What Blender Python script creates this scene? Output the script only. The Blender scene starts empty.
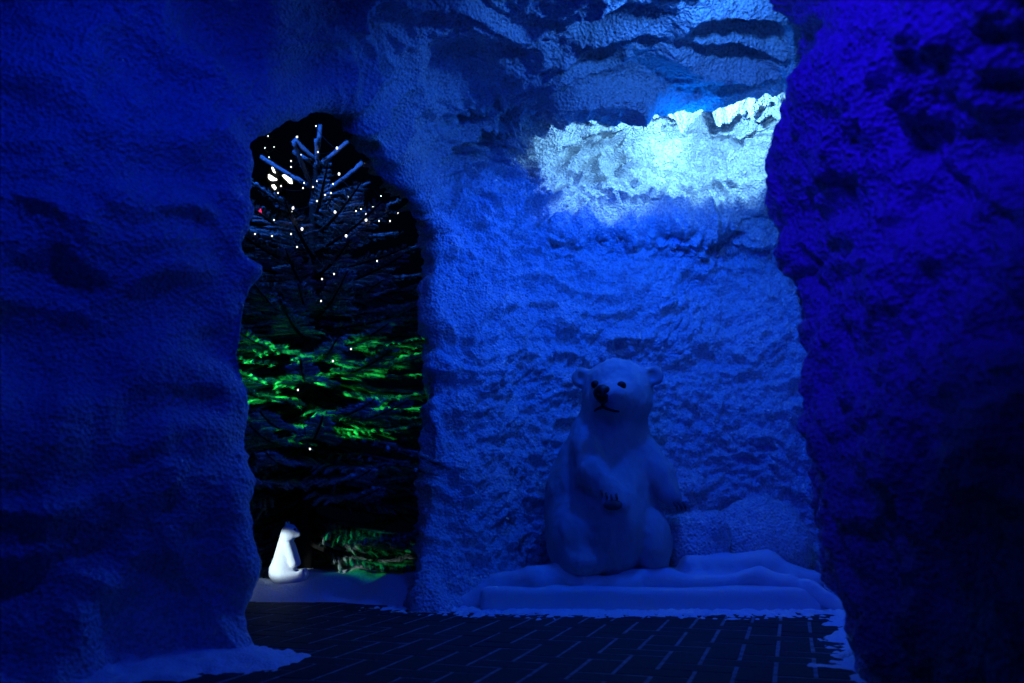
import bpy, math, random
import numpy as np
from mathutils import Vector, Matrix

random.seed(7)
rng = np.random.default_rng(11)
scn = bpy.context.scene
COL = scn.collection

# ------------------------------------------------------------------ camera numbers
H = 0.55                      # eye height, the photographer crouches
FPX = 885.0
PITCH = math.atan(158.5 / FPX)
CP, SP = math.cos(PITCH), math.sin(PITCH)

def ray(px, py):
    v = 341.5 - py
    return np.array([px - 512.0, FPX * CP - v * SP, FPX * SP + v * CP])

def at(px, py, Y):
    d = ray(px, py)
    t = Y / d[1]
    return np.array([d[0] * t, Y, H + d[2] * t])

# ------------------------------------------------------------------ object helpers
def tag(o, label=None, cat=None, group=None, kind=None):
    if label: o['label'] = label
    if cat: o['category'] = cat
    if group: o['group'] = group
    if kind: o['kind'] = kind
    return o

def empty(name, loc, label, cat, group=None, rz=0.0):
    o = bpy.data.objects.new(name, None)
    o.empty_display_size = 0.1
    COL.objects.link(o)
    o.location = loc
    o.rotation_euler = (0, 0, rz)
    return tag(o, label, cat, group)

def mesh_obj(name, V, F, mats, parent=None, smooth=True, mat_idx=None, normals=None):
    me = bpy.data.meshes.new(name)
    V = np.asarray(V, dtype=np.float64)
    if isinstance(F, np.ndarray):
        k = F.shape[1]
        me.vertices.add(len(V)); me.vertices.foreach_set('co', V.ravel().astype(np.float32))
        me.loops.add(F.size); me.loops.foreach_set('vertex_index', F.ravel().astype(np.int32))
        me.polygons.add(len(F))
        me.polygons.foreach_set('loop_start', np.arange(0, F.size, k, dtype=np.int32))
        me.polygons.foreach_set('loop_total', np.full(len(F), k, dtype=np.int32))
        me.update(calc_edges=True)
    else:
        me.from_pydata(V.tolist(), [], F)
        me.update()
    if not isinstance(mats, (list, tuple)): mats = [mats]
    for m in mats: me.materials.append(m)
    if mat_idx is not None:
        me.polygons.foreach_set('material_index', np.asarray(mat_idx, dtype=np.int32))
    me.polygons.foreach_set('use_smooth', np.full(len(me.polygons), bool(smooth)))
    if normals is not None:
        me.normals_split_custom_set_from_vertices(normals.tolist())
    o = bpy.data.objects.new(name, me)
    COL.objects.link(o)
    if parent is not None: o.parent = parent
    return o

# ------------------------------------------------------------------ numpy noise
_T = rng.random((64, 64, 64)).astype(np.float32) * 2 - 1
def vnoise(P):
    P = np.asarray(P, dtype=np.float32)
    i = np.floor(P).astype(np.int32); f = P - i
    f = f * f * f * (f * (f * 6 - 15) + 10)
    i0 = i & 63; i1 = (i + 1) & 63
    x0, y0, z0 = i0[..., 0], i0[..., 1], i0[..., 2]
    x1, y1, z1 = i1[..., 0], i1[..., 1], i1[..., 2]
    fx, fy, fz = f[..., 0], f[..., 1], f[..., 2]
    a = _T[x0, y0, z0] * (1 - fx) + _T[x1, y0, z0] * fx
    b = _T[x0, y1, z0] * (1 - fx) + _T[x1, y1, z0] * fx
    c = _T[x0, y0, z1] * (1 - fx) + _T[x1, y0, z1] * fx
    d = _T[x0, y1, z1] * (1 - fx) + _T[x1, y1, z1] * fx
    return (a * (1 - fy) + b * fy) * (1 - fz) + (c * (1 - fy) + d * fy) * fz

def fbm(P, octv=3, gain=0.5):
    P = np.asarray(P, dtype=np.float32)
    s = 0; a = 1.0
    for k in range(octv):
        s = s + a * vnoise(P * (2.03 ** k) + 17.3 * k); a *= gain
    return s

_W = rng.random((32, 32, 32, 3)).astype(np.float32)
def worley(P):
    P = np.asarray(P, dtype=np.float32)
    i = np.floor(P).astype(np.int32)
    best = np.full(P.shape[:-1], 9.0, dtype=np.float32)
    for dx in (-1, 0, 1):
        for dy in (-1, 0, 1):
            for dz in (-1, 0, 1):
                c = i + np.array([dx, dy, dz])
                q = c + _W[c[..., 0] & 31, c[..., 1] & 31, c[..., 2] & 31]
                best = np.minimum(best, ((P - q) ** 2).sum(-1))
    return np.sqrt(best)

# ------------------------------------------------------------------ SDF helpers
def smin(a, b, k):
    h = np.clip(0.5 + 0.5 * (b - a) / k, 0, 1)
    return b * (1 - h) + a * h - k * h * (1 - h)
def smax(a, b, k): return -smin(-a, -b, k)

def ellipsoid(P, c, r, rot=None):
    q = P - np.array(c)
    if rot is not None: q = q @ rot
    r = np.array(r)
    k0 = np.linalg.norm(q / r, axis=-1); k1 = np.linalg.norm(q / (r * r), axis=-1)
    return k0 * (k0 - 1) / np.maximum(k1, 1e-6)

def capsule(P, a, b, ra, rb):
    a = np.array(a, float); b = np.array(b, float)
    ba = b - a; pa = P - a
    t = np.clip((pa @ ba) / (ba @ ba), 0, 1)
    return np.linalg.norm(pa - t[..., None] * ba, axis=-1) - (ra + (rb - ra) * t)

def rbox(P, c, hs, r):
    q = np.abs(P - np.array(c)) - (np.array(hs) - r)
    return np.linalg.norm(np.maximum(q, 0), axis=-1) + np.minimum(q.max(-1), 0) - r

def sdpoly(X, Y, poly):
    d = np.full(X.shape, 1e9); s = np.ones(X.shape)
    n = len(poly)
    for i in range(n):
        ax, ay = poly[i]; bx, by = poly[i - 1]
        ex, ey = bx - ax, by - ay
        wx, wy = X - ax, Y - ay
        t = np.clip((wx * ex + wy * ey) / (ex * ex + ey * ey), 0, 1)
        d = np.minimum(d, (wx - ex * t) ** 2 + (wy - ey * t) ** 2)
        c1 = Y >= ay; c2 = Y < by; c3 = ex * wy > ey * wx
        flip = (c1 & c2 & c3) | (~c1 & ~c2 & ~c3)
        s = np.where(flip, -s, s)
    return s * np.sqrt(d)

def grid(lo, hi, h):
    ax = [np.arange(lo[k], hi[k] + h, h) for k in range(3)]
    return np.stack(np.meshgrid(*ax, indexing='ij'), -1)

def surface_nets(f, lo, h):
    f = f.astype(np.float32)
    ins = f < 0
    nx, ny, nz = f.shape
    cs = []
    for dx in (0, 1):
        for dy in (0, 1):
            for dz in (0, 1):
                cs.append(ins[dx:nx - 1 + dx, dy:ny - 1 + dy, dz:nz - 1 + dz])
    cnt = sum(c.astype(np.int8) for c in cs)
    act = (cnt > 0) & (cnt < 8)
    idx = np.full(act.shape, -1, dtype=np.int64)
    ci = np.argwhere(act)
    idx[act] = np.arange(len(ci))
    acc = np.zeros((len(ci), 3)); num = np.zeros(len(ci))
    off = [(dx, dy, dz) for dx in (0, 1) for dy in (0, 1) for dz in (0, 1)]
    val = [f[ci[:, 0] + o[0], ci[:, 1] + o[1], ci[:, 2] + o[2]] for o in off]
    for a in range(8):
        for b in range(a + 1, 8):
            da = np.array(off[b]) - np.array(off[a])
            if np.abs(da).sum() != 1: continue
            m = (val[a] < 0) != (val[b] < 0)
            t = np.where(m, val[a] / np.where(m, val[a] - val[b], 1), 0)
            p = np.array(off[a]) + t[:, None] * da
            acc += p * m[:, None]; num += m
    V = (ci + acc / num[:, None]) * h + np.array(lo)
    quads = []
    for axis in range(3):
        sl0 = [slice(None)] * 3; sl1 = [slice(None)] * 3
        sl0[axis] = slice(0, -1); sl1[axis] = slice(1, None)
        a = ins[tuple(sl0)]; b = ins[tuple(sl1)]
        u, w = [(1, 2), (2, 0), (0, 1)][axis]
        for sgn, m in ((1, a & ~b), (-1, ~a & b)):
            e = np.argwhere(m)
            ok = (e[:, u] > 0) & (e[:, w] > 0) & (e[:, u] < f.shape[u] - 1) & (e[:, w] < f.shape[w] - 1)
            e = e[ok]
            def cell(du, dw):
                q = e.copy(); q[:, u] += du; q[:, w] += dw
                return idx[q[:, 0], q[:, 1], q[:, 2]]
            q = np.stack([cell(-1, -1), cell(0, -1), cell(0, 0), cell(-1, 0)], 1)
            if sgn < 0: q = q[:, ::-1]
            quads.append(q)
    F = np.concatenate(quads)
    return V, F

def subdivide(V, F, levels, mat):
    o = mesh_obj('tmp', V, F, mat)
    md = o.modifiers.new('s', 'SUBSURF'); md.levels = levels; md.render_levels = levels
    dg = bpy.context.evaluated_depsgraph_get()
    e = o.evaluated_get(dg).to_mesh()
    n = len(e.vertices)
    V2 = np.empty(n * 3, np.float32); e.vertices.foreach_get('co', V2)
    F2 = np.empty(len(e.loops), np.int32); e.loops.foreach_get('vertex_index', F2)
    N2 = np.empty(n * 3, np.float32); e.vertex_normals.foreach_get('vector', N2)
    o.evaluated_get(dg).to_mesh_clear()
    me = o.data; bpy.data.objects.remove(o); bpy.data.meshes.remove(me)
    return V2.reshape(-1, 3).astype(np.float64), F2.reshape(-1, 4), N2.reshape(-1, 3).astype(np.float64)

def vertex_normals(V, F):
    fn = np.cross(V[F[:, 2]] - V[F[:, 0]], V[F[:, 3]] - V[F[:, 1]])
    N = np.zeros_like(V)
    for k in range(4): np.add.at(N, F[:, k], fn)
    return N / np.maximum(np.linalg.norm(N, axis=1, keepdims=True), 1e-12)

def submesh(V, F, keep):
    F = F[keep]
    u, inv = np.unique(F, return_inverse=True)
    return u, V[u], inv.reshape(F.shape)

# ------------------------------------------------------------------ materials
def new_mat(name):
    m = bpy.data.materials.new(name); m.use_nodes = True
    nt = m.node_tree; b = nt.nodes['Principled BSDF']
    return m, nt, b

def snow_mat(name, col=(0.80, 0.82, 0.85), scale=90.0, strength=0.5, dist=0.012, speck=0.25, rough=0.85):
    m, nt, b = new_mat(name)
    tc = nt.nodes.new('ShaderNodeTexCoord')
    n1 = nt.nodes.new('ShaderNodeTexNoise'); n1.inputs['Scale'].default_value = scale
    n1.inputs['Detail'].default_value = 4; n1.inputs['Roughness'].default_value = 0.65
    n2 = nt.nodes.new('ShaderNodeTexVoronoi'); n2.inputs['Scale'].default_value = scale * 0.9
    mx = nt.nodes.new('ShaderNodeMath'); mx.operation = 'ADD'
    bp = nt.nodes.new('ShaderNodeBump'); bp.inputs['Strength'].default_value = strength
    bp.inputs['Distance'].default_value = dist
    nt.links.new(tc.outputs['Object'], n1.inputs['Vector']); nt.links.new(tc.outputs['Object'], n2.inputs['Vector'])
    nt.links.new(n1.outputs['Fac'], mx.inputs[0]); nt.links.new(n2.outputs['Distance'], mx.inputs[1])
    nt.links.new(mx.outputs[0], bp.inputs['Height']); nt.links.new(bp.outputs['Normal'], b.inputs['Normal'])
    n3 = nt.nodes.new('ShaderNodeTexNoise'); n3.inputs['Scale'].default_value = scale * 1.1; n3.inputs['Detail'].default_value = 2
    cr = nt.nodes.new('ShaderNodeValToRGB')
    cr.color_ramp.elements[0].position = 0.36; cr.color_ramp.elements[0].color = tuple(c * (1 - speck) for c in col) + (1,)
    cr.color_ramp.elements[1].position = 0.52; cr.color_ramp.elements[1].color = tuple(col) + (1,)
    nt.links.new(tc.outputs['Object'], n3.inputs['Vector']); nt.links.new(n3.outputs['Fac'], cr.inputs['Fac'])
    nt.links.new(cr.outputs['Color'], b.inputs['Base Color'])
    b.inputs['Roughness'].default_value = rough
    b.inputs['Specular IOR Level'].default_value = 0.2
    return m

def plain(name, col, rough=0.6, noise=0.0, scale=40, metal=0.0, spec=0.3):
    m, nt, b = new_mat(name)
    b.inputs['Roughness'].default_value = rough; b.inputs['Metallic'].default_value = metal
    b.inputs['Specular IOR Level'].default_value = spec
    if noise:
        tc = nt.nodes.new('ShaderNodeTexCoord')
        n = nt.nodes.new('ShaderNodeTexNoise'); n.inputs['Scale'].default_value = scale; n.inputs['Detail'].default_value = 4
        cr = nt.nodes.new('ShaderNodeValToRGB')
        cr.color_ramp.elements[0].position = 0.3; cr.color_ramp.elements[0].color = tuple(c * (1 - noise) for c in col) + (1,)
        cr.color_ramp.elements[1].position = 0.7; cr.color_ramp.elements[1].color = tuple(min(1, c * (1 + noise)) for c in col) + (1,)
        nt.links.new(tc.outputs['Object'], n.inputs['Vector']); nt.links.new(n.outputs['Fac'], cr.inputs['Fac'])
        nt.links.new(cr.outputs['Color'], b.inputs['Base Color'])
        bp = nt.nodes.new('ShaderNodeBump'); bp.inputs['Strength'].default_value = 0.4; bp.inputs['Distance'].default_value = 0.004
        nt.links.new(n.outputs['Fac'], bp.inputs['Height']); nt.links.new(bp.outputs['Normal'], b.inputs['Normal'])
    else:
        b.inputs['Base Color'].default_value = tuple(col) + (1,)
    return m

def emis(name, col, strength):
    m, nt, b = new_mat(name)
    b.inputs['Base Color'].default_value = (0.2, 0.2, 0.2, 1)
    b.inputs['Emission Color'].default_value = tuple(col) + (1,)
    b.inputs['Emission Strength'].default_value = strength
    return m

M_WALL = snow_mat('sprayed_snow', scale=70, strength=0.9, dist=0.020, speck=0.35)  # speck paints the shade inside the snow's pores into the base colour
M_SOFT = snow_mat('soft_snow', scale=110, strength=0.5, dist=0.006, speck=0.12)
M_FLEECE = snow_mat('white_fleece', col=(0.70, 0.72, 0.75), scale=160, strength=0.25, dist=0.004, speck=0.06)
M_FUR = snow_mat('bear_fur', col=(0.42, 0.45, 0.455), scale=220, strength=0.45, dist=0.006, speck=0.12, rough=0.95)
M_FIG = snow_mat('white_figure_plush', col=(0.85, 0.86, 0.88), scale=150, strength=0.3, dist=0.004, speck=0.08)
M_BLACK = plain('black_plastic', (0.006, 0.006, 0.007), rough=0.35)
M_FELT = plain('dark_felt', (0.02, 0.02, 0.022), rough=0.9)
M_CLAW = plain('dark_claw', (0.07, 0.07, 0.07), rough=0.5)
M_PAD = plain('paw_pad', (0.10, 0.11, 0.11), rough=0.9, noise=0.3)
M_PAVER = plain('dark_paver', (0.022, 0.022, 0.024), rough=0.8, noise=0.5, scale=60)
M_BARK = plain('fir_bark', (0.022, 0.018, 0.014), rough=0.9, noise=0.4, scale=30)
M_WIRE = plain('dark_wire', (0.01, 0.015, 0.01), rough=0.6)
M_METAL = plain('black_metal', (0.015, 0.015, 0.017), rough=0.5, metal=0.6)
M_BULB = emis('warm_white_bulb', (1.0, 0.95, 0.9), 2.6)
M_BULBP = emis('violet_bulb', (0.25, 0.1, 1.0), 2.5)
M_RED = emis('red_lamp_glass', (1.0, 0.03, 0.15), 1.5)
M_FLOOD = emis('flood_lens', (0.97, 1.0, 0.9), 5.0)

M_FLOCK = snow_mat('flocked_snow', col=(0.42, 0.46, 0.45), scale=120, strength=0.6, dist=0.006, speck=0.6)
def needle_mat():
    m, nt, b = new_mat('frosted_fir_needles')
    at_ = nt.nodes.new('ShaderNodeAttribute'); at_.attribute_name = 'frost'
    cr = nt.nodes.new('ShaderNodeValToRGB')
    cr.color_ramp.elements[0].position = 0.0; cr.color_ramp.elements[0].color = (0.02, 0.055, 0.022, 1)
    cr.color_ramp.elements[1].position = 1.0; cr.color_ramp.elements[1].color = (0.42, 0.50, 0.46, 1)
    nt.links.new(at_.outputs['Fac'], cr.inputs['Fac']); nt.links.new(cr.outputs['Color'], b.inputs['Base Color'])
    b.inputs['Roughness'].default_value = 0.7; b.inputs['Specular IOR Level'].default_value = 0.2
    return m
M_NEEDLE = needle_mat()

# ------------------------------------------------------------------ the grotto shell
FOOT = [(-2.3, -1.6), (1.12, -1.6), (1.08, 0.8), (1.0, 1.7), (0.93, 2.72), (1.02, 2.95), (1.75, 3.5),
        (1.95, 4.4), (1.85, 5.2), (1.3, 5.42), (0.5, 5.40), (0.02, 5.25), (-0.16, 4.98), (-0.41, 4.76),
        (-0.96, 3.24), (-1.75, 2.72), (-2.3, 1.6)]
WD = np.array([0.339, 0.941])           # along the wall that holds the doorway
WN = np.array([-0.941, 0.339])          # out of it
W0 = np.array([-1.0, 3.24])
def door_profile():
    pts = []
    for px, py in ((251, 230), (253, 170), (255, 150), (262, 136), (272, 128), (285, 122), (308, 118), (320, 109), (333, 114), (345, 122),
                   (355, 141), (372, 154), (385, 175), (400, 191), (414, 204), (419, 216), (422, 250)):
        d = ray(px, py); k = d[0] / d[1]
        Y = (W0[0] - WD[0] / WD[1] * W0[1]) / (k - WD[0] / WD[1])
        s = (Y - W0[1]) / WD[1]
        k_ = min(max((px - 262) / 40.0, 0), 1)
        pts.append((s + 0.06 * k_, H + d[2] / d[1] * Y + 0.0 * k_ - 0.11 * (1 - k_) + 0.06 * math.exp(-((px - 320) / 14.0) ** 2)))
    smin_ = 0.10
    pts = [(max(s, 0.04), z) for s, z in pts]
    s1 = pts[-1][0]
    prof = [(smin_ - 0.03, -0.6)] + [(smin_, 0.4), (smin_ + 0.03, 0.8), (smin_ + 0.03, 1.1), (smin_ - 0.02, 1.40)] + pts + \
           [(s1 + 0.00, 1.6), (s1 + 0.03, 1.2), (s1 + 0.0, 0.95), (s1 + 0.05, 0.75), (s1 + 0.02, 0.45), (s1 - 0.05, 0.2), (s1 - 0.16, 0.0), (s1 - 0.16, -0.6)]
    return prof, s1
DPROF, S1 = door_profile()

def cavity(P):
    X, Y, Z = P[..., 0], P[..., 1], P[..., 2]
    d2 = sdpoly(X[..., 0], Y[..., 0], FOOT)[..., None] * np.ones_like(Z) if P.ndim == 4 else sdpoly(X, Y, FOOT)
    # plan is rounded; base of the walls spreads into a foot of snow, except under the right hand pier
    right = 1 / (1 + np.exp(-(X - 0.55) / 0.06)) * (1 / (1 + np.exp((Y - 3.0) / 0.08)))
    foot = np.clip(1 - Z / 0.42, 0, 1.3) ** 2
    d2 = d2 + foot * (0.15 * (1 - right)) - right * 0.13 * np.clip(1 - Z / 0.55, 0, 1) ** 1.5
    d2 = d2 + right * (0.12 * np.exp(-((Z - 1.62) / 0.22) ** 2) + 0.03 * np.exp(-((Z - 0.75) / 0.2) ** 2))
    d2 = d2 + 0.07 * vnoise(P * np.array([1.3, 1.3, 1.7]) + 3.1) + 0.03 * vnoise(P * np.array([3.1, 3.1, 4.2]) + 9.4)
    zc = 2.78 + 0.08 * vnoise(P * np.array([1.4, 2.2, 0.0]) + 5.5)
    # over the niche a rib hangs down across the roof; behind it the roof rises into a pocket, with a lip under the pocket
    nx = 1 / (1 + np.exp(-(X - 0.28) / 0.07))
    zc = zc - (0.17 - 0.09 / (1 + np.exp(-(X - 0.80) / 0.12))) * np.exp(-((Y - 4.28 - 0.10 * vnoise(P * np.array([2.0, 0, 0]) + 1.0)) / 0.16) ** 2) * nx
    pk = nx / (1 + np.exp(-(Y - 4.56) / 0.05))
    zc = zc + 0.22 * pk
    d2 = d2 + nx * (Y > 4.0) * (0.15 * np.exp(-((Z - 2.24 - 0.06 * vnoise(P * np.array([2.5, 0, 0]) + 7.0)) / 0.10) ** 2) - 0.02)
    ks = 0.55 - 0.33 * pk
    return smax(d2, Z - zc, ks)

def passage(P):
    qx, qy = P[..., 0] - W0[0], P[..., 1] - W0[1]
    s = qx * WD[0] + qy * WD[1]; n = qx * WN[0] + qy * WN[1]
    # the far side of the opening runs on along the line of sight, the head rises outwards
    nn = np.clip(n, 0, 1.2)
    zz = P[..., 2]
    up = np.clip((zz - 0.9) / 0.6, 0, 1)
    wob = 0.022 * vnoise(P * 5.0 + 2.2) + 0.006 * vnoise(P * 12.0)
    d = np.full(s.shape, 9.0)
    for ks, kz in ((0.0, 1.2), (0.6, 1.35), (1.2, 1.4), (1.8, 1.4), (2.5, 1.35)):
        d = np.minimum(d, sdpoly(s - ks * nn, np.where(zz > 0.9, np.maximum(zz - kz * nn * up, 0.9), zz), DPROF))
    return np.maximum(d + wob - 0.035, -(n + 0.6))

lo, hi, hh = (-2.75, -1.4, -0.16), (2.45, 6.2, 3.35), 0.04
G = grid(lo, hi, hh)
cav = cavity(G)
shell = np.abs(cav - 0.19) - 0.19
pas = passage(G)
solid = smax(shell, -pas, 0.06)
V, F = surface_nets(solid, lo, hh)
fc = V[F].mean(1)
keep = (cavity(fc) < 0.17) | ((passage(fc) < 0.35) & (fc[:, 0] < 0.2))
keep &= fc[:, 1] > -1.3
_, V, F = submesh(V, F, keep)
V, F, N = subdivide(V, F, 2, M_WALL)

def region_weights(V, N):
    ceil = 1 / (1 + np.exp(-(V[:, 2] - 2.25) / 0.10))
    back = 1 / (1 + np.exp(-(V[:, 1] - 4.55 - 0.25 * (V[:, 0] < -0.2)) / 0.12)) * (1 - ceil)
    right = 1 / (1 + np.exp(-(V[:, 0] - 0.55) / 0.1)) * (1 / (1 + np.exp((V[:, 1] - 3.1) / 0.1))) * (1 - ceil)
    left = np.clip(1 - ceil - back - right, 0, 1)
    return ceil, back, right, left
wc, wb, wr, wl = region_weights(V, N)
warp = np.stack([vnoise(V * 2.3 + 1.7), vnoise(V * 2.3 + 31.7), vnoise(V * 2.3 + 61.7)], 1) * 0.16
Q = V + warp
rid = 1 - np.abs(vnoise(Q * np.array([2.0, 4.2, 4.6]) + 8.8)) * 2.2
rid2 = 1 - np.abs(vnoise(Q * np.array([3.6, 5.5, 8.0]) + 4.1)) * 2.2
leftfold = vnoise(Q @ np.array([[2.2, 0, 0.6], [2.2, 0, 0.6], [-1.8, 1.0, 5.2]]) + 2.0)
cells = 1 - worley(Q * 17.0) * 1.35
cells2 = 1 - worley((V + warp * 0.3) * 34.0) * 1.35
lump = vnoise(Q * 8.0 + 3.3)
fine = vnoise(V * 55.0 + 5.0)
vstr = vnoise(Q * np.array([9.0, 9.0, 2.6]) + 12.0)
disp = wc * (0.085 * rid + 0.045 * rid2 + 0.024 * cells + 0.006 * cells2 + 0.004 * fine)
pocket = wc / (1 + np.exp(-(V[:, 1] - 4.55) / 0.08))
crag = 1 - np.abs(vnoise(Q * np.array([4.0, 9.0, 9.0]) + 1.9)) * 2.4
disp += pocket * (0.080 * crag + 0.045 * lump + 0.048 * cells + 0.026 * cells2 - 0.02)
jamb = np.exp(-((V[:, 0] + 0.24) / 0.22) ** 2 - ((V[:, 1] - 4.85) / 0.3) ** 2)
disp += jamb * 0.04 * vstr
disp += wb * (0.034 * rid2 + 0.028 * lump + 0.046 * cells + 0.020 * cells2 + 0.003 * fine)
big = 1 - worley(Q * 8.5) * 1.3
lz = V[:, 2] - 0.60 - 0.10 * vnoise(V * np.array([2.2, 2.2, 0]) + 4.0)
disp += wl * 0.055 * np.exp(-(lz / np.where(lz > 0, 0.035, 0.11)) ** 2) / (1 + np.exp((V[:, 0] + 1.15) / 0.08))
lz = V[:, 2] - 1.28 - 0.30 * (V[:, 0] + 1.4) - 0.12 * vnoise(V * np.array([2.8, 2.8, 0]) + 14.0)
disp += wl * 0.030 * np.exp(-(lz / np.where(lz > 0, 0.04, 0.13)) ** 2) * (V[:, 0] < -0.9)
disp += wr * (0.040 * lump + 0.034 * big + 0.030 * cells + 0.03 * vstr + 0.010 * cells2 - 0.040)
disp += wl * (0.062 * leftfold + 0.036 * lump + 0.012 * rid2 + 0.006 * cells + 0.004 * cells2 + 0.003 * fine)
V = V + N * disp[:, None]
N = vertex_normals(V, F)
fc = V[F].mean(1); fnz = N[F].mean(1)[:, 2]
is_ceil = (fc[:, 2] > 2.3)
is_right = ~is_ceil & (fc[:, 0] > 0.55) & ((fc[:, 1] < 3.6) | (fc[:, 0] > 1.72))
is_back = ~is_ceil & ~is_right & (fc[:, 1] > 4.70 - 0.0) & (fc[:, 0] > -0.62)
is_left = ~is_ceil & ~is_right & ~is_back
for nm, mk in (('ceiling', is_ceil), ('wall_right', is_right), ('wall_back', is_back), ('wall_left', is_left)):
    u, v, f = submesh(V, F, mk)
    tag(mesh_obj(nm, v, f, M_WALL, normals=N[u]), kind='structure')

# ------------------------------------------------------------------ herringbone paving
U = 0.125
A0 = at(777, 656, 1.0)
g = ray(777, 656); tA = H / -g[2]; A0 = np.array([g[0] * tA, g[1] * tA])
ang = math.atan2(281, 899)
ey = np.array([math.sin(ang), math.cos(ang)]); ex = np.array([math.cos(ang), -math.sin(ang)])
bv, bf = [], []
def brick(cx, cy, sx, sy):
    c = A0 + ex * cx + ey * cy
    if not (-3.2 < c[0] < 2.3 and 0.2 < c[1] < 8.2): return
    if c[1] > 5.0 and c[0] > -0.3: return
    g1, g2 = 0.005, 0.008
    dz = random.uniform(-0.0010, 0.0010)
    tx, ty = random.uniform(-.006, .006), random.uniform(-.006, .006)
    b0 = len(bv)
    for (gp, z) in ((g1, -0.03), (g1, -0.005), (g2, 0.0)):
        for sxx, syy in ((-1, -1), (1, -1), (1, 1), (-1, 1)):
            lx, ly = sxx * (sx / 2 - gp), syy * (sy / 2 - gp)
            p = c + ex * lx + ey * ly
            bv.append((p[0], p[1], z + dz + (tx * lx + ty * ly if z > -0.02 else 0)))
    for k in (0, 4):
        for i in range(4):
            j = (i + 1) % 4
            bf.append((b0 + k + i, b0 + k + j, b0 + k + 4 + j, b0 + k + 4 + i))
    bf.append((b0 + 8, b0 + 9, b0 + 10, b0 + 11))
for i in range(-45, 45):
    for j in range(-45, 60):
        k = (i - j) % 4
        if k == 0: brick((i + 1) * U, (j + 0.5) * U, 2 * U, U)
        elif k == 3: brick((i + 0.5) * U, (j + 1) * U, U, 2 * U)
nb = len(bf)
bv += [(-6, -1.6, -0.0018), (3, -1.6, -0.0018), (3, 12, -0.0018), (-6, 12, -0.0018)]
bf.append((len(bv) - 4, len(bv) - 3, len(bv) - 2, len(bv) - 1))
M_JOINT = plain('snowy_joint_sand', (0.22, 0.23, 0.25), rough=0.9, noise=0.5, scale=25)
tag(mesh_obj('floor', bv, bf, [M_PAVER, M_JOINT], smooth=False, mat_idx=[0] * nb + [1]), kind='structure')

# ------------------------------------------------------------------ snow lying on the paving
def drift(name, poly, height, soft, label, n=0.014, grit=0.03):
    xs = [p[0] for p in poly]; ys = [p[1] for p in poly]
    gx = np.arange(min(xs) - 0.2, max(xs) + 0.2, n); gy = np.arange(min(ys) - 0.2, max(ys) + 0.2, n)
    X, Y = np.meshgrid(gx, gy, indexing='ij')
    d = -sdpoly(X, Y, poly)
    P = np.stack([X, Y, 0 * X], -1)
    d = d + 0.07 * fbm(P * 7.0 + 3, 3) + grit * vnoise(P * 40)
    z = height * np.clip(d / soft, -0.3, 1) + 0.006 * vnoise(P * 30 + 2) * (d > 0) + 0.004 * vnoise(P * 70)
    idx = np.arange(X.size).reshape(X.shape)
    Fq = np.stack([idx[:-1, :-1], idx[1:, :-1], idx[1:, 1:], idx[:-1, 1:]], -1).reshape(-1, 4)
    zz = z.ravel()
    Fq = Fq[(zz[Fq].max(1) > 0.001)]
    Vv = np.stack([X.ravel(), Y.ravel(), np.maximum(zz, -0.004)], 1)
    u, v, f = submesh(Vv, Fq, np.ones(len(Fq), bool))
    return tag(mesh_obj(name, v, f, M_SOFT), label, 'snow', kind='stuff')
drift('snow_drift', [(0.98, 2.55), (1.45, 2.7), (2.0, 4.6), (1.62, 4.62), (1.3, 3.75), (1.12, 3.2)], 0.03, 0.12,
      'loose snow strewn on the paving at the foot of the right pier')
drift('snow_drift', [(-2.2, 2.0), (-1.55, 2.62), (-1.05, 2.9), (-0.72, 3.1), (-0.78, 3.4), (-1.2, 3.6), (-2.2, 3.2)], 0.05, 0.22,
      'loose snow spilling over the paving at the base of the left wall')
drift('snow_drift', [(-0.62, 4.72), (-0.2, 4.5), (0.5, 4.44), (1.7, 4.46), (1.7, 4.75), (-0.3, 4.85)], 0.010, 0.10,
      'thin dusting of snow along the front of the low snowy plinth', 0.010, 0.17)

# ------------------------------------------------------------------ the plinth and its blanket of snow
def sdf_obj(name, fn, lo, hi, h, mat, parent=None, levels=0, disp=None, origin=(0, 0, 0)):
    Gd = grid(lo, hi, h)
    V, F = surface_nets(fn(Gd), lo, h)
    if levels:
        V, F, N = subdivide(V, F, levels, mat)
    else:
        N = vertex_normals(V, F)
    if disp is not None: V = V + N * disp(V, N)[:, None]
    return mesh_obj(name, V - np.array(origin), F, mat, parent)

def plinth_f(P):
    d = rbox(P, (0.70, 4.96, 0.015), (0.86, 0.36, 0.10), 0.03)
    return d + 0.012 * vnoise(P * np.array([2.5, 2.5, 6])) + 0.005 * vnoise(P * 14)
o = sdf_obj('plinth', plinth_f, (-0.25, 4.5, -0.1), (1.66, 5.42, 0.22), 0.02, M_FLEECE, levels=1)
tag(o, 'low white fleece-covered plinth the polar bear sits on', 'plinth')

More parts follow.
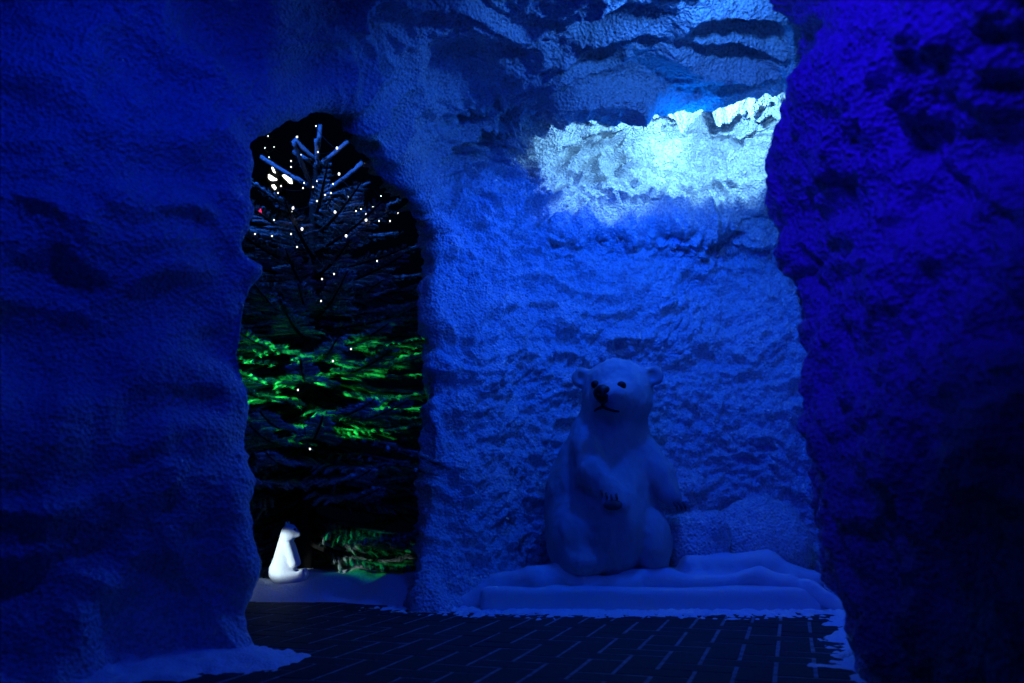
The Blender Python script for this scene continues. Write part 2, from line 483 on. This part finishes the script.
def drape_f(P):
    d = ellipsoid(P, (0.72, 5.02, 0.115), (0.92, 0.30, 0.07))
    for a, b, ra, rb in (
        ((-0.22, 4.78, 0.03), (-0.06, 4.78, 0.115), .05, .06),
        ((-0.06, 4.78, 0.115), (0.12, 4.72, 0.135), .055, .075),
        ((0.12, 4.72, 0.135), (0.24, 4.74, 0.17), .07, .055),
        ((0.24, 4.74, 0.17), (0.36, 4.68, 0.12), .055, .04),
        ((0.40, 4.68, 0.12), (0.62, 4.70, 0.12), .055, .05),
        ((0.60, 4.75, 0.155), (0.80, 4.74, 0.15), .045, .05),
        ((0.80, 4.74, 0.14), (1.05, 4.70, 0.13), .05, .035),
        ((1.05, 4.70, 0.13), (1.28, 4.72, 0.165), .035, .05),
        ((1.28, 4.72, 0.165), (1.50, 4.66, 0.10), .05, .045),
        ((1.50, 4.66, 0.10), (1.64, 4.60, 0.03), .045, .04),
        ((0.95, 4.92, 0.20), (1.40, 4.95, 0.21), .06, .07),
        ((1.35, 4.95, 0.21), (1.62, 4.90, 0.12), .06, .05)):
        d = smin(d, capsule(P, a, b, ra, rb), 0.035)
    return d + 0.012 * vnoise(P * 9 + 4) + 0.007 * vnoise(P * np.array([30, 16, 22]))
o = sdf_obj('snow_blanket', drape_f, (-0.35, 4.48, -0.02), (1.78, 5.40, 0.36), 0.018, M_FLEECE, levels=1)
tag(o, 'rumpled white snow blanket folded over the plinth around the bear', 'blanket')

def boulder_f(P):
    d = rbox(P, (1.03, 5.05, 0.27), (0.15, 0.13, 0.20), 0.07)
    return d + 0.03 * vnoise(P * 7 + 1) + 0.012 * vnoise(P * 18)
o = sdf_obj('snow_block', boulder_f, (0.75, 4.80, 0.0), (1.32, 5.32, 0.60), 0.018, M_WALL, levels=1,
            disp=lambda V, N: 0.012 * (1 - worley(V * 20) * 1.3))
tag(o, 'rough upright block of snow on the plinth under the bear\'s hanging paw', 'snow block')
def ledge_f(P):
    d = ellipsoid(P, (1.42, 5.18, 0.30), (0.30, 0.20, 0.26))
    return d + 0.03 * vnoise(P * 6 + 11) + 0.012 * vnoise(P * 16)
o = sdf_obj('snow_mound', ledge_f, (1.0, 4.85, 0.0), (1.80, 5.5, 0.66), 0.02, M_WALL, levels=1,
            disp=lambda V, N: 0.012 * (1 - worley(V * 20) * 1.3))
tag(o, 'rounded snow mound at the right end of the plinth near the pier', 'snow mound')

# ------------------------------------------------------------------ the polar bear
BX, BY, BZ = 0.50, 4.93, 0.155
SC = 0.00565
bear = empty('polar_bear', (BX, BY, BZ), 'big white polar bear cub figure sitting upright on the snowy plinth', 'polar bear')
RH = np.array(Matrix.Rotation(math.radians(-14), 3, 'Z'))
HC = np.array([0.090, -0.03, 0.990])
def head_local(P): return (P - HC) @ RH
def bear_f(P):
    d = ellipsoid(P, (0.0, 0.05, 0.27), (0.315, 0.25, 0.33))
    d = smin(d, ellipsoid(P, (0.03, -0.07, 0.26), (0.20, 0.25, 0.285)), 0.06)
    d = smin(d, ellipsoid(P, (0.03, 0.02, 0.56), (0.235, 0.20, 0.30)), 0.14)
    d = smin(d, ellipsoid(P, (0.07, 0.02, 0.80), (0.185, 0.165, 0.18)), 0.10)
    d = smin(d, capsule(P, (-0.05, 0.02, 0.76), (-0.18, 0.02, 0.46), 0.085, 0.12), 0.12)
    # haunches: the left one melts into the flank, the right one lies behind a crease of the belly
    d = smin(d, ellipsoid(P, (-0.19, -0.10, 0.19), (0.125, 0.18, 0.20)), 0.06)
    d = smin(d, ellipsoid(P, (0.245, -0.06, 0.17), (0.11, 0.18, 0.20)), 0.008)
    d = smin(d, ellipsoid(P, (-0.13, -0.20, 0.07), (0.11, 0.12, 0.075)), 0.05)
    # head
    h = head_local(P)
    hd = ellipsoid(h, (0, 0, 0.0), (0.196, 0.185, 0.182))
    hd = smin(hd, ellipsoid(h, (0, -0.05, -0.075), (0.175, 0.15, 0.115)), 0.06)
    hd = smin(hd, ellipsoid(h, (0.0, -0.185, -0.045), (0.088, 0.115, 0.070)), 0.05)
    hd = smin(hd, ellipsoid(h, (0.0, -0.165, -0.105), (0.072, 0.09, 0.045)), 0.03)
    for sx in (-1, 1):
        ear = ellipsoid(h, (sx * 0.196, -0.03, 0.078), (0.058, 0.040, 0.058))
        ear = smax(ear, -ellipsoid(h, (sx * 0.204, -0.072, 0.078), (0.037, 0.038, 0.037)), 0.012)
        hd = smin(hd, ear, 0.012)
    d = smin(d, hd, 0.055)
    # arm folded across the belly
    a = capsule(P, (-0.10, -0.10, 0.70), (-0.075, -0.20, 0.54), 0.080, 0.075)
    a = smin(a, capsule(P, (-0.085, -0.22, 0.54), (0.03, -0.27, 0.40), 0.075, 0.072), 0.04)
    for k in range(4):
        q = np.array([-0.015 + 0.030 * k, -0.325 + 0.006 * abs(k - 1.5), 0.375 - 0.010 * (1.5 - abs(k - 1.5))])
        a = smin(a, ellipsoid(P, q, (0.021, 0.030, 0.030)), 0.012)
    d = smin(d, a, 0.02)
    # arm hanging at the side
    b = capsule(P, (0.205, -0.03, 0.69), (0.295, -0.07, 0.53), 0.080, 0.088)
    b = smin(b, capsule(P, (0.295, -0.07, 0.53), (0.360, -0.12, 0.40), 0.085, 0.050), 0.04)
    d = smin(d, b, 0.02)
    return d
def bear_disp(V, N):
    return 0.006 * vnoise(V * np.array([26, 26, 12.0])) + 0.003 * vnoise(V * np.array([70, 70, 30.0])) + 0.006 * vnoise(V * 9)
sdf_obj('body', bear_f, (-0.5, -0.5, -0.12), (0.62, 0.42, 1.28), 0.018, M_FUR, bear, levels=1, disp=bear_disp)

def front(px, py, off=0.0, f=bear_f):
    """point where the line of sight through a pixel meets the bear's front"""
    d = ray(px, py); d = d / np.linalg.norm(d)
    o = np.array([0, 0, H]) - np.array([BX, BY, BZ])
    t = 4.0
    for _ in range(120):
        e = float(f((o + d * t)[None, :])[0])
        if e < 0.0008: break
        t += max(e * 0.7, 0.0008)
    return o + d * (t + off)
def ball(name, c, r, mat, parent, n=16):
    vs, fs = [], []
    m = n // 2
    for i in range(m + 1):
        th = math.pi * i / m
        for j in range(n):
            ph = 2 * math.pi * j / n
            vs.append((c[0] + r[0] * math.sin(th) * math.cos(ph), c[1] + r[1] * math.sin(th) * math.sin(ph), c[2] + r[2] * math.cos(th)))
    for i in range(m):
        for j in range(n):
            k = (j + 1) % n
            fs.append((i * n + j, (i + 1) * n + j, (i + 1) * n + k, i * n + k))
    return mesh_obj(name, vs, fs, mat, parent)
for px, py in ((595.5, 384.5), (621.5, 385.5)):
    e = front(px, py, 0.004)
    ball('eye', e, (0.026, 0.020, 0.024), M_BLACK, bear)['label'] = 'black glass eye'
nz = front(602.5, 394.5, 0.012)
def nose_f(P):
    d = ellipsoid(P, (0, 0, 0.008), (0.050, 0.036, 0.046))
    d = smin(d, ellipsoid(P, (0, -0.004, -0.022), (0.026, 0.028, 0.028)), 0.02)
    for s in (-1, 1):
        d = smax(d, -ellipsoid(P, (s * 0.020, -0.032, 0.004), (0.008, 0.012, 0.007)), 0.006)
    return d
no = sdf_obj('nose', nose_f, (-0.07, -0.07, -0.07), (0.07, 0.07, 0.07), 0.006, M_BLACK, bear)
no.location = nz; no['label'] = 'large black nose'

def tube(pts, radii, n=8, closed_ends=True):
    pts = [Vector(p) for p in pts]
    vs, fs = [], []
    up0 = Vector((0, 0, 1))
    for i, p in enumerate(pts):
        t = (pts[min(i + 1, len(pts) - 1)] - pts[max(i - 1, 0)])
        if t.length < 1e-9: t = Vector((0, 0, 1))
        t.normalize()
        a = t.cross(up0)
        if a.length < 1e-3: a = t.cross(Vector((0, 1, 0)))
        a.normalize(); b = t.cross(a)
        r = radii[i] if hasattr(radii, '__len__') else radii
        for k in range(n):
            c = 2 * math.pi * k / n
            vs.append(tuple(p + a * (r * math.cos(c)) + b * (r * math.sin(c))))
    for i in range(len(pts) - 1):
        for k in range(n):
            j = (k + 1) % n
            fs.append((i * n + k, i * n + j, (i + 1) * n + j, (i + 1) * n + k))
    if closed_ends:
        fs.append(tuple(reversed(range(n)))); fs.append(tuple(range((len(pts) - 1) * n, len(pts) * n)))
    return vs, fs
def tubes(list_):
    V, F = [], []
    for pts, r in list_:
        v, f = tube(pts, r)
        o = len(V); V += v; F += [tuple(i + o for i in q) for q in f]
    return V, F
line1 = [front(x, y, 0.001) for x, y in ((602.5, 399), (602.5, 403), (602, 407))]
line2 = [front(x, y, 0.001) for x, y in ((594.5, 411), (597, 409.2), (600, 407.6), (602.5, 407.2), (606, 408.4), (610, 409.8), (614, 411), (619, 411.6))]
v, f = tubes([(line1, 0.0065), (line2, [0.005, .0075, .0075, .0075, .0075, .0075, .0075, .005])])
mo = mesh_obj('mouth', v, f, M_FELT, bear); mo['label'] = 'thin dark downturned mouth line'
for px, py in ((601, 492), (606, 495), (611, 497), (616, 496)):
    a = front(px, py - 2, -0.004); b = a + np.array([0.004, -0.014, -0.024]); c = b + np.array([0.001, 0.012, -0.014])
    v, f = tube([a, b, c], [0.0075, 0.006, 0.0015])
    cl = mesh_obj('claw', v, f, M_CLAW, bear); cl['label'] = 'short dark claw'
pd = front(613, 505, 0.012)
po = ball('paw_pad', pd, (0.050, 0.024, 0.028), M_PAD, bear); po['label'] = 'dark paw pad'
for (px, py) in ((669, 503), (673, 505), (677, 504)):
    a = np.array([(px - 602) * SC - 0.02, -0.165, 0.385]); b = a + np.array([0.012, -0.012, -0.028]); c = b + np.array([0.004, 0.008, -0.018])
    v, f = tube([a, b, c], [0.008, 0.0065, 0.0015])
    cl = mesh_obj('claw', v, f, M_CLAW, bear); cl['label'] = 'short dark claw'

# ------------------------------------------------------------------ outside: snow bank, figure, tree, lights
gx = np.arange(-2.9, -0.30, 0.025); gy = np.arange(4.75, 7.4, 0.025)
X, Y = np.meshgrid(gx, gy, indexing='ij'); P = np.stack([X, Y, 0 * X], -1)
front_edge = 4.98 + 0.10 * vnoise(P * np.array([2.2, 0, 0]) + 3) - 0.08 * (X + 1.2)
z = 0.085 * np.clip((Y - front_edge) / 0.35, -0.4, 1)
z += 0.085 * np.exp(-((X + 0.66 - 0.25 * (Y - 5.1)) / 0.15) ** 2 - ((Y - 5.15) / 0.22) ** 2)
z += 0.055 * np.exp(-((X + 1.05) / 0.22) ** 2 - ((Y - 5.2) / 0.12) ** 2) + 0.05 * np.exp(-((X + 0.48) / 0.06) ** 2 - ((Y - 4.98) / 0.08) ** 2)
z += 0.055 * np.exp(-((X + 1.35) / 0.40) ** 2 - ((Y - 5.36) / 0.22) ** 2)
z += 0.035 * vnoise(P * np.array([4.0, 8.0, 1.0]) + 2) * np.clip((Y - front_edge) / 0.2, 0, 1)
z += 0.03 * fbm(P * 3.5 + 7, 3) * np.clip((Y - front_edge) / 0.3, 0, 1)
BANK = (gx, gy, z)
def bank_z(x, y):
    i = int(np.clip(round((x - gx[0]) / 0.025), 0, len(gx) - 1)); j = int(np.clip(round((y - gy[0]) / 0.025), 0, len(gy) - 1))
    return float(z[i, j])
idx = np.arange(X.size).reshape(X.shape)
Fq = np.stack([idx[:-1, :-1], idx[1:, :-1], idx[1:, 1:], idx[:-1, 1:]], -1).reshape(-1, 4)
Vb = np.stack([X.ravel(), Y.ravel(), z.ravel()], 1)
Fq = Fq[Vb[Fq][:, :, 2].max(1) > -0.004]
u, v, f = submesh(Vb, Fq, np.ones(len(Fq), bool))
tag(mesh_obj('snow_bank', v, f, M_SOFT), 'low snow bank on the ground outside the doorway under the fir', 'snow bank', kind='stuff')

# small white seated figure
FY = 5.28
FX = (286 - 512) / 912.0 * FY
FZ = bank_z(FX, FY) - 0.012
fig = empty('animal_figure', (FX, FY, FZ), 'small brightly lit white animal figure sitting on the snow under the fir', 'animal figure')
fig.scale = (0.98, 1.0, 1.12)
def fig_f(P):
    d = capsule(P, (-0.030, 0.0, 0.065), (-0.002, 0.0, 0.245), 0.064, 0.040)
    d = smin(d, ellipsoid(P, (-0.015, 0, 0.055), (0.078, 0.080, 0.066)), 0.03)
    hd = ellipsoid(P, (0.012, 0, 0.262), (0.043, 0.040, 0.038))
    hd = smin(hd, capsule(P, (0.03, 0, 0.252), (0.062, 0, 0.246), 0.024, 0.015), 0.02)
    for s in (-1, 1):
        hd = smin(hd, ellipsoid(P, (-0.004, s * 0.030, 0.300), (0.012, 0.008, 0.014)), 0.008)
    d = smin(d, hd, 0.02)
    for s in (-1, 1):
        d = smin(d, capsule(P, (0.0, s * 0.045, 0.035), (0.085, s * 0.05, 0.028), 0.042, 0.030), 0.015)
        d = smin(d, ellipsoid(P, (0.100, s * 0.05, 0.040), (0.022, 0.028, 0.034)), 0.012)
        d = smin(d, capsule(P, (0.015, s * 0.045, 0.19), (0.055, s * 0.05, 0.10), 0.024, 0.020), 0.012)
    return d
sdf_obj('body', fig_f, (-0.16, -0.12, -0.04), (0.17, 0.12, 0.34), 0.008, M_FIG, fig, levels=1)
ball('nose', (0.076, 0, 0.249), (0.008, 0.009, 0.008), M_BLACK, fig)['label'] = 'small dark nose'
for s in (-1, 1):
    ball('eye', (0.046, s * 0.022, 0.272), (0.006, 0.006, 0.006), M_BLACK, fig)['label'] = 'small dark eye'

# fir tree
TX, TY, TTOP = -1.33, 5.75, 3.10
tree = empty('fir_tree', (TX, TY, 0.0), 'tall frosted green fir tree standing outside the doorway', 'tree')
tp = [(0.02 * math.sin(zz * 2.1), 0.02 * math.cos(zz * 1.7), zz) for zz in np.linspace(-0.02, TTOP, 26)]
v, f = tube(tp, [0.062 * (1 - i / 25) ** 0.8 + 0.007 for i in range(26)], 10)
mesh_obj('trunk', v, f, M_BARK, tree)
def tree_R(zz):
    return float(np.interp(zz, [0.15, 0.5, 0.9, 1.4, 1.9, 2.3, 2.6, 2.85, 3.1], [1.05, 1.22, 1.25, 1.10, 0.90, 0.70, 0.42, 0.20, 0.05]))
def blocked(p):
    q = np.array([[p[0] + TX, p[1] + TY, p[2]]])
    return float(np.maximum(np.abs(cavity(q) - 0.19) - 0.19, -passage(q))[0]) < 0.03 or float(cavity(q)[0]) < 0.0 and (p[0] + TX) > -0.36
wood = []; twigs = []; bare = []
zw = 0.30; wi = 0
while zw < 2.98:
    L0 = tree_R(zw)
    nbr = 11 if zw < 1.9 else (8 if zw < 2.35 else 5)
    for b in range(nbr):
        azb = 2 * math.pi * (b + 0.5 * (wi % 2) + random.uniform(-.25, .25)) / nbr
        L = L0 * random.uniform(0.82, 1.08)
        elev = math.radians(float(np.interp(zw, [0.3, 1.2, 2.2, 3.0], [-6, -3, 8, 40])) + random.uniform(-5, 5))
        sag = float(np.interp(zw, [0.3, 1.5, 2.5], [0.22, 0.15, 0.02]))
        z0 = zw + random.uniform(-.05, .05)
        pts = []
        for k in range(13):
            t = k / 12
            r = L * t
            p = Vector((math.cos(azb) * r * math.cos(elev), math.sin(azb) * r * math.cos(elev),
                        z0 + r * math.sin(elev) - sag * L * t * (1.25 - t) * 1.2 + 0.05 * L * t ** 3))
            if k > 2 and blocked(p): break
            if p.z < 0.16: p.z = 0.16
            pts.append(p)
        if len(pts) < 4: continue
        # keep the space above the little figure open
        if any(abs(p.x + TX - FX) < 0.20 and p.y + TY < FY + 0.15 and p.z < 0.40 + FZ for p in pts): continue
        wood.append((pts, [0.012 * (1 - i / len(pts)) + 0.003 for i in range(len(pts))]))
        twigs.append((pts, 1.0))
        n = len(pts)
        Lp = sum((pts[i + 1] - pts[i]).length for i in range(n - 1))
        nt_ = max(3, int(Lp / 0.062))
        if zw > 2.42:
            bare.append(pts); nt_ = 0
        for k in range(nt_):
            t = 0.22 + 0.76 * (k + 0.5) / nt_
            fi = t * (n - 1); i = min(int(fi), n - 2); fr = fi - i
            p = pts[i].lerp(pts[i + 1], fr); d = (pts[i + 1] - pts[i]).normalized()
            for s in (-1, 1):
                side = d.cross(Vector((0, 0, 1))).normalized() * s
                lt = (0.06 + 0.26 * (1 - t) * min(1, L)) * random.uniform(0.7, 1.15)
                if zw > 2.35: lt *= 0.5
                dd = (d * 0.75 + side * 0.75 + Vector((0, 0, random.uniform(-.12, .12)))).normalized()
                tpts = [p + dd * (lt * q / 4) + Vector((0, 0, -0.10 * lt * (q / 4) ** 2)) for q in range(5)]
                if blocked(tpts[-1]): continue
                if any(abs(q.x + TX - FX) < 0.13 and q.y + TY < FY + 0.12 and q.z < 0.36 + FZ for q in tpts): continue
                twigs.append((tpts, 0.9))
    zw += 0.115 if zw < 2.3 else 0.21
    wi += 1
# two low boughs reach round the edge of the doorway
for e0, e1 in ((at(441, 466, 4.56), 0.93), (at(428, 474, 4.70), 0.80)):
    a = Vector((0, 0, e1)); b = Vector((e0[0] - TX, e0[1] - TY, e0[2]))
    pts = [a.lerp(b, k / 12) + Vector((0, 0, 0.06 * math.sin(math.pi * k / 12))) for k in range(13)]
    wood.append((pts, [0.013 * (1 - i / 13) + 0.003 for i in range(13)])); twigs.append((pts, 1.1))
    for k in range(3, 13):
        d = (b - a).normalized()
        for sg in (-1, 1):
            dd = (d * 0.8 + d.cross(Vector((0, 0, 1))).normalized() * (sg * 0.6) + Vector((0, 0, random.uniform(-.3, .05)))).normalized()
            lt = 0.05 + 0.14 * (1 - k / 13)
            twigs.append(([pts[k] + dd * (lt * q / 3) for q in range(4)], 1.0))
# leader with its own needles
twigs.append(([Vector(p) for p in tp[18:]], 1.3))
v, f = tubes([(p, r) for p, r in wood])
mesh_obj('boughs', v, f, M_BARK, tree)
# flocked snow lying along the upper side of the twigs
flock = [(p[2:], [0.014] * (len(p) - 2)) for p in bare if len(p) > 5] + [([Vector(q) + Vector((0, 0, 0)) for q in tp[19:]], [0.016] * 7)]
for pts, dens in twigs:
    if dens > 1.2 or random.random() < 0.45: continue
    n = len(pts); i0 = int(n * 0.35)
    q = [p + Vector((0, 0, 0.006)) for p in pts[i0:]]
    if len(q) < 3: continue
    r0 = random.uniform(0.009, 0.017)
    flock.append((q, [r0 * (0.5 + 0.6 * random.random()) * math.sin(math.pi * (0.12 + 0.80 * (i + 0.5) / len(q))) for i in range(len(q))]))
fv, ff = [], []
for pts, r in flock:
    v, f = tube(pts, r, 6)
    o = len(fv); fv += v; ff += [tuple(i + o for i in q) for q in f]
fv = np.array(fv); fv += 0.006 * np.stack([vnoise(fv * 45), vnoise(fv * 45 + 9), vnoise(fv * 45 + 21)], 1)
mesh_obj('snow_flocking', fv, ff, M_FLOCK, tree)['label'] = 'frosty white flocking on the twigs'
NV = []; NFr = []
for pts, dens in twigs:
    L = sum((pts[i + 1] - pts[i]).length for i in range(len(pts) - 1))
    n = max(6, int(L * 520 * dens))
    A = np.array([tuple(p) for p in pts])
    t = rng.random(n) * (len(pts) - 1); i = np.minimum(t.astype(int), len(pts) - 2); fr = (t - i)[:, None]
    p = A[i] * (1 - fr) + A[i + 1] * fr
    d = A[i + 1] - A[i]; d /= np.maximum(np.linalg.norm(d, axis=1, keepdims=True), 1e-9)
    up = np.array([0, 0, 1.0])
    s = np.cross(d, up); s /= np.maximum(np.linalg.norm(s, axis=1, keepdims=True), 1e-6)
    w = np.cross(s, d)
    phi = (rng.random(n) * 1.35 - 0.175) * math.pi
    nd = d * 0.55 + s * np.cos(phi)[:, None] + w * np.sin(phi)[:, None]
    nd /= np.linalg.norm(nd, axis=1, keepdims=True)
    ln = (0.019 + 0.012 * rng.random(n))[:, None]
    side = np.cross(nd, rng.normal(size=(n, 3))); side /= np.maximum(np.linalg.norm(side, axis=1, keepdims=True), 1e-6)
    wd = 0.0021
    tip = p + nd * ln
    tri = np.stack([p - side * wd, p + side * wd, tip], 1)
    NV.append(tri.reshape(-1, 3))
    fz = np.clip(0.15 + 0.55 * np.maximum(np.sin(phi), 0) + 0.5 * (vnoise(p * 5.0 + 40)) + 0.15 * rng.random(n), 0, 1)
    NFr.append(np.repeat(fz, 3))
NV = np.concatenate(NV); NFr = np.concatenate(NFr)
Fn = np.arange(len(NV)).reshape(-1, 3)
crown = mesh_obj('crown', NV, Fn, M_NEEDLE, tree, smooth=False)
a = crown.data.attributes.new('frost', 'FLOAT', 'POINT'); a.data.foreach_set('value', NFr.astype(np.float32))
crown['label'] = 'frost-dusted green fir needles'

# fairy lights
BULBS = [(316, 126), (297, 137), (268, 136), (265, 148), (274, 147), (296, 151), (301, 155), (318, 152), (337, 148), (269, 157), (272, 162),
         (291, 161), (291, 167), (339, 174), (333, 184), (325, 195), (331, 193), (303, 188), (304, 183), (281, 186), (278, 193), (317, 181),
         (313, 187), (317, 201), (335, 212), (293, 208), (292, 212), (274, 220), (302, 229), (365, 164), (348, 197), (361, 194), (381, 196),
         (356, 211), (361, 209), (373, 207), (366, 220), (379, 221), (390, 221), (398, 213), (346, 236), (366, 214),
         (255, 234), (272, 236), (291, 234), (297, 247), (322, 279), (334, 274), (321, 301), (351, 349), (333, 361), (298, 390), (310, 449), (377, 261)]
BRIGHT = {(335, 212), (366, 220), (346, 236), (302, 229), (293, 208), (337, 148), (297, 137), (339, 174)}
on_tree, behind = [], []
for px, py in BULBS:
    p = at(px, py, TY)
    zz = p[2]; R = tree_R(zz) if zz < TTOP else 0.0
    dx = p[0] - TX
    if py > 225 or abs(dx) < R * 0.9:
        Yb = TY - math.sqrt(max(R * R - dx * dx, 0.01)) * 0.92
        if py > 225: Yb -= 0.05
        on_tree.append((px, py, at(px, py, Yb)))
    else:
        behind.append((px, py, at(px, py, 6.55 + 0.25 * math.sin(px * 0.21))))
def serp(L, band):
    rows = {}
    for b in L: rows.setdefault(int(b[1] // band), []).append(b)
    out = []
    for i, k in enumerate(sorted(rows)):
        out += sorted(rows[k], key=lambda b: b[0] * (1 if i % 2 == 0 else -1))
    return out
def light_string(L, label, band):
    L = serp(L, band)
    o = L[0][2]
    root = empty('fairy_lights', tuple(o), label, 'string lights', 'strings of fairy lights outside the doorway')
    P = []
    for i in range(len(L) - 1):
        a, b = L[i][2] - o, L[i + 1][2] - o
        for q in range(6):
            t = q / 6
            pp = a * (1 - t) + b * t; pp[2] -= 0.25 * np.linalg.norm(b - a) * t * (1 - t) + 0.012
            P.append(pp)
    P.append(L[-1][2] - o - np.array([0, 0, 0.012]))
    v, f = tube(P, 0.0016, 5)
    mesh_obj('wire', v, f, M_WIRE, root)
    for px, py, p in L:
        r = 0.0075 if (px, py) in BRIGHT else 0.0045
        ball('bulb', p - o, (r, r, r * 1.25), M_BULB, root, 8)
    return root
light_string(on_tree, 'string of tiny white fairy lights wound over the fir tree', 22)
light_string(behind, 'string of tiny white fairy lights hanging in the dark behind the treetop', 14)

# floodlights on a dark mast far behind
mx_, my_ = at(281, 178, 9.0)[0], 9.0
mast = empty('floodlight_mast', (mx_, my_, 0), 'dark mast carrying glaring white floodlights seen through the treetop', 'floodlight')
v, f = tube([(0, 0.12, 0), (0, 0.12, 2.0), (0, 0.12, at(281, 168, 9.0)[2])], [0.05, 0.045, 0.035], 12)
mesh_obj('pole', v, f, M_METAL, mast)
def box(name, c, s, mat, parent, bev=0.008):
    fn = lambda P: rbox(P, (0, 0, 0), s, bev)
    o = sdf_obj(name, fn, tuple(-q - 0.03 for q in s), tuple(q + 0.03 for q in s), max(0.008, min(s) / 3), mat, parent)
    o.location = c
    return o
zb = at(281, 178, 9.0)[2]
box('crossbar', (0, 0.09, zb), (0.28, 0.02, 0.02), M_METAL, mast)
def quadlens(pts, parent, Yoff):
    v = [np.array(at(px, py, my_ + Yoff)) - np.array([mx_, my_, 0]) for px, py in pts]
    c = sum(v) / len(v)
    o = box('lamp_head', tuple(c + np.array([0, 0.05, 0])), (0.07, 0.035, 0.06), M_METAL, parent)
    n = len(v)
    V = [p - c for p in v] + [p - c + np.array([0, 0.012, 0]) for p in v]
    Fc = [tuple(range(n)), tuple(reversed(range(n, 2 * n)))] + [(i, n + i, n + (i + 1) % n, (i + 1) % n) for i in range(n)]
    l = mesh_obj('lens', V, Fc, M_FLOOD, o, smooth=False)
    l.location = (0, -0.05, 0); l['label'] = 'glaring white lens'
quadlens([(268.5, 174), (277, 179.5), (272, 180.5), (268.5, 178.5)], mast, -0.02)
quadlens([(282.3, 175.5), (288.5, 172), (290.5, 174), (292, 183.5), (289, 182.5)], mast, -0.03)
quadlens([(271.5, 185.5), (274, 184.5), (276, 187.5), (274.5, 189.5)], mast, -0.02)
quadlens([(271.5, 167), (273, 167.5), (275.5, 173), (273, 171.5)], mast, -0.02)
rc = at(261, 212, 9.0) - np.array([mx_, my_, 0])
v, f = tube([(0, 0.11, rc[2]), (rc[0], 0.06, rc[2])], 0.012, 8); mesh_obj('bracket', v, f, M_METAL, mast)
ball('red_lamp', (rc[0], 0.0, rc[2]), (0.022, 0.03, 0.035), M_RED, mast)['label'] = 'small glowing red lamp on a side bracket'

# ------------------------------------------------------------------ lights
def light(name, kind, loc, energy, col, target=None, size=0.1, angle=60, blend=0.5):
    d = bpy.data.lights.new(name, kind); d.energy = energy; d.color = col
    if kind == 'AREA': d.size = size
    else: d.shadow_soft_size = size
    if kind == 'SPOT': d.spot_size = math.radians(angle); d.spot_blend = blend
    o = bpy.data.objects.new(name, d); COL.objects.link(o); o.location = loc
    if target is not None:
        o.rotation_euler = (Vector(target) - Vector(loc)).to_track_quat('-Z', 'Y').to_euler()
    return o
light('niche_lamp', 'SPOT', (0.85, 4.58, 2.70), 74, (0.20, 0.56, 1.0), target=(0.62, 5.3, 2.84), size=0.02, angle=88, blend=0.5)
light('niche_lamp', 'SPOT', (1.20, 4.58, 2.70), 62, (0.20, 0.56, 1.0), target=(1.36, 5.3, 2.84), size=0.02, angle=88, blend=0.5)
light('niche_glow', 'POINT', (0.95, 4.50, 2.42), 7, (0.0, 0.15, 1.0), size=0.03)
light('roof_lamp', 'SPOT', (0.80, 3.25, 2.60), 24, (0.03, 0.21, 1.0), target=(0.62, 3.95, 2.80), size=0.02, angle=140, blend=0.6)
light('niche_blue', 'SPOT', (0.72, 4.28, 2.42), 62, (0.0, 0.058, 1.0), target=(0.45, 5.0, 1.1), size=0.04, angle=150, blend=0.6)
light('jamb_fill', 'SPOT', (0.35, 2.5, 2.4), 34, (0.0, 0.045, 1.0), target=(-0.25, 4.7, 1.3), size=0.15, angle=95, blend=0.9)  # added blue fill for the door wall and jamb, not a fixture
light('tunnel_blue', 'SPOT', (-0.76, 2.0, 2.48), 22, (0.0, 0.022, 1.0), target=(-1.3, 2.9, 1.2), size=0.06, angle=120, blend=0.9)
light('door_fill', 'SPOT', (-0.55, 0.9, 1.9), 42, (0.0, 0.028, 1.0), target=(-0.45, 4.4, 1.9), size=0.1, angle=34, blend=0.9)  # added frontal fill that brightens the lintel and doorway rim
light('pier_violet', 'SPOT', (-0.30, 0.85, 2.35), 120, (0.013, 0.002, 1.0), target=(0.95, 2.25, 1.9), size=0.22, angle=72, blend=0.9)
light('tree_green', 'SPOT', (-2.45, 4.3, 1.25), 420, (0.02, 1.0, 0.12), target=(-1.55, 5.0, 1.22), size=0.04, angle=27, blend=0.8)
light('bank_green', 'SPOT', (-1.75, 4.7, 0.5), 24, (0.02, 1.0, 0.2), target=(-1.02, 5.28, 0.28), size=0.04, angle=20, blend=0.9)
light('outside_blue', 'SPOT', (-1.7, 4.0, 3.6), 300, (0.02, 0.15, 1.0), target=(-1.3, 5.7, 2.6), size=0.1, angle=46, blend=0.9)
light('figure_spot', 'SPOT', (-1.72, 4.62, 0.40), 34, (0.70, 0.9, 1.0), target=(FX, FY, FZ + 0.15), size=0.02, angle=22, blend=0.3)

w = bpy.data.worlds.new('night'); scn.world = w; w.use_nodes = True
w.node_tree.nodes['Background'].inputs['Color'].default_value = (0.0, 0.0005, 0.002, 1)
w.node_tree.nodes['Background'].inputs['Strength'].default_value = 1.0

# ------------------------------------------------------------------ camera
cam = bpy.data.cameras.new('camera'); co = bpy.data.objects.new('camera', cam); COL.objects.link(co)
cam.sensor_width = 36; cam.lens = FPX / 1024 * 36
co.location = (0, 0, H); co.rotation_euler = (math.pi / 2 + PITCH, 0, 0)
cam.clip_start = 0.05
cam.dof.use_dof = True; cam.dof.focus_distance = 4.85; cam.dof.aperture_fstop = 2.4
scn.camera = co
scn.view_settings.view_transform = 'Standard'
scn.view_settings.look = 'None'
scn.view_settings.gamma = 1
scn.view_settings.exposure = 0
scn.view_settings.use_curve_mapping = False
scn.cycles.use_denoising = True
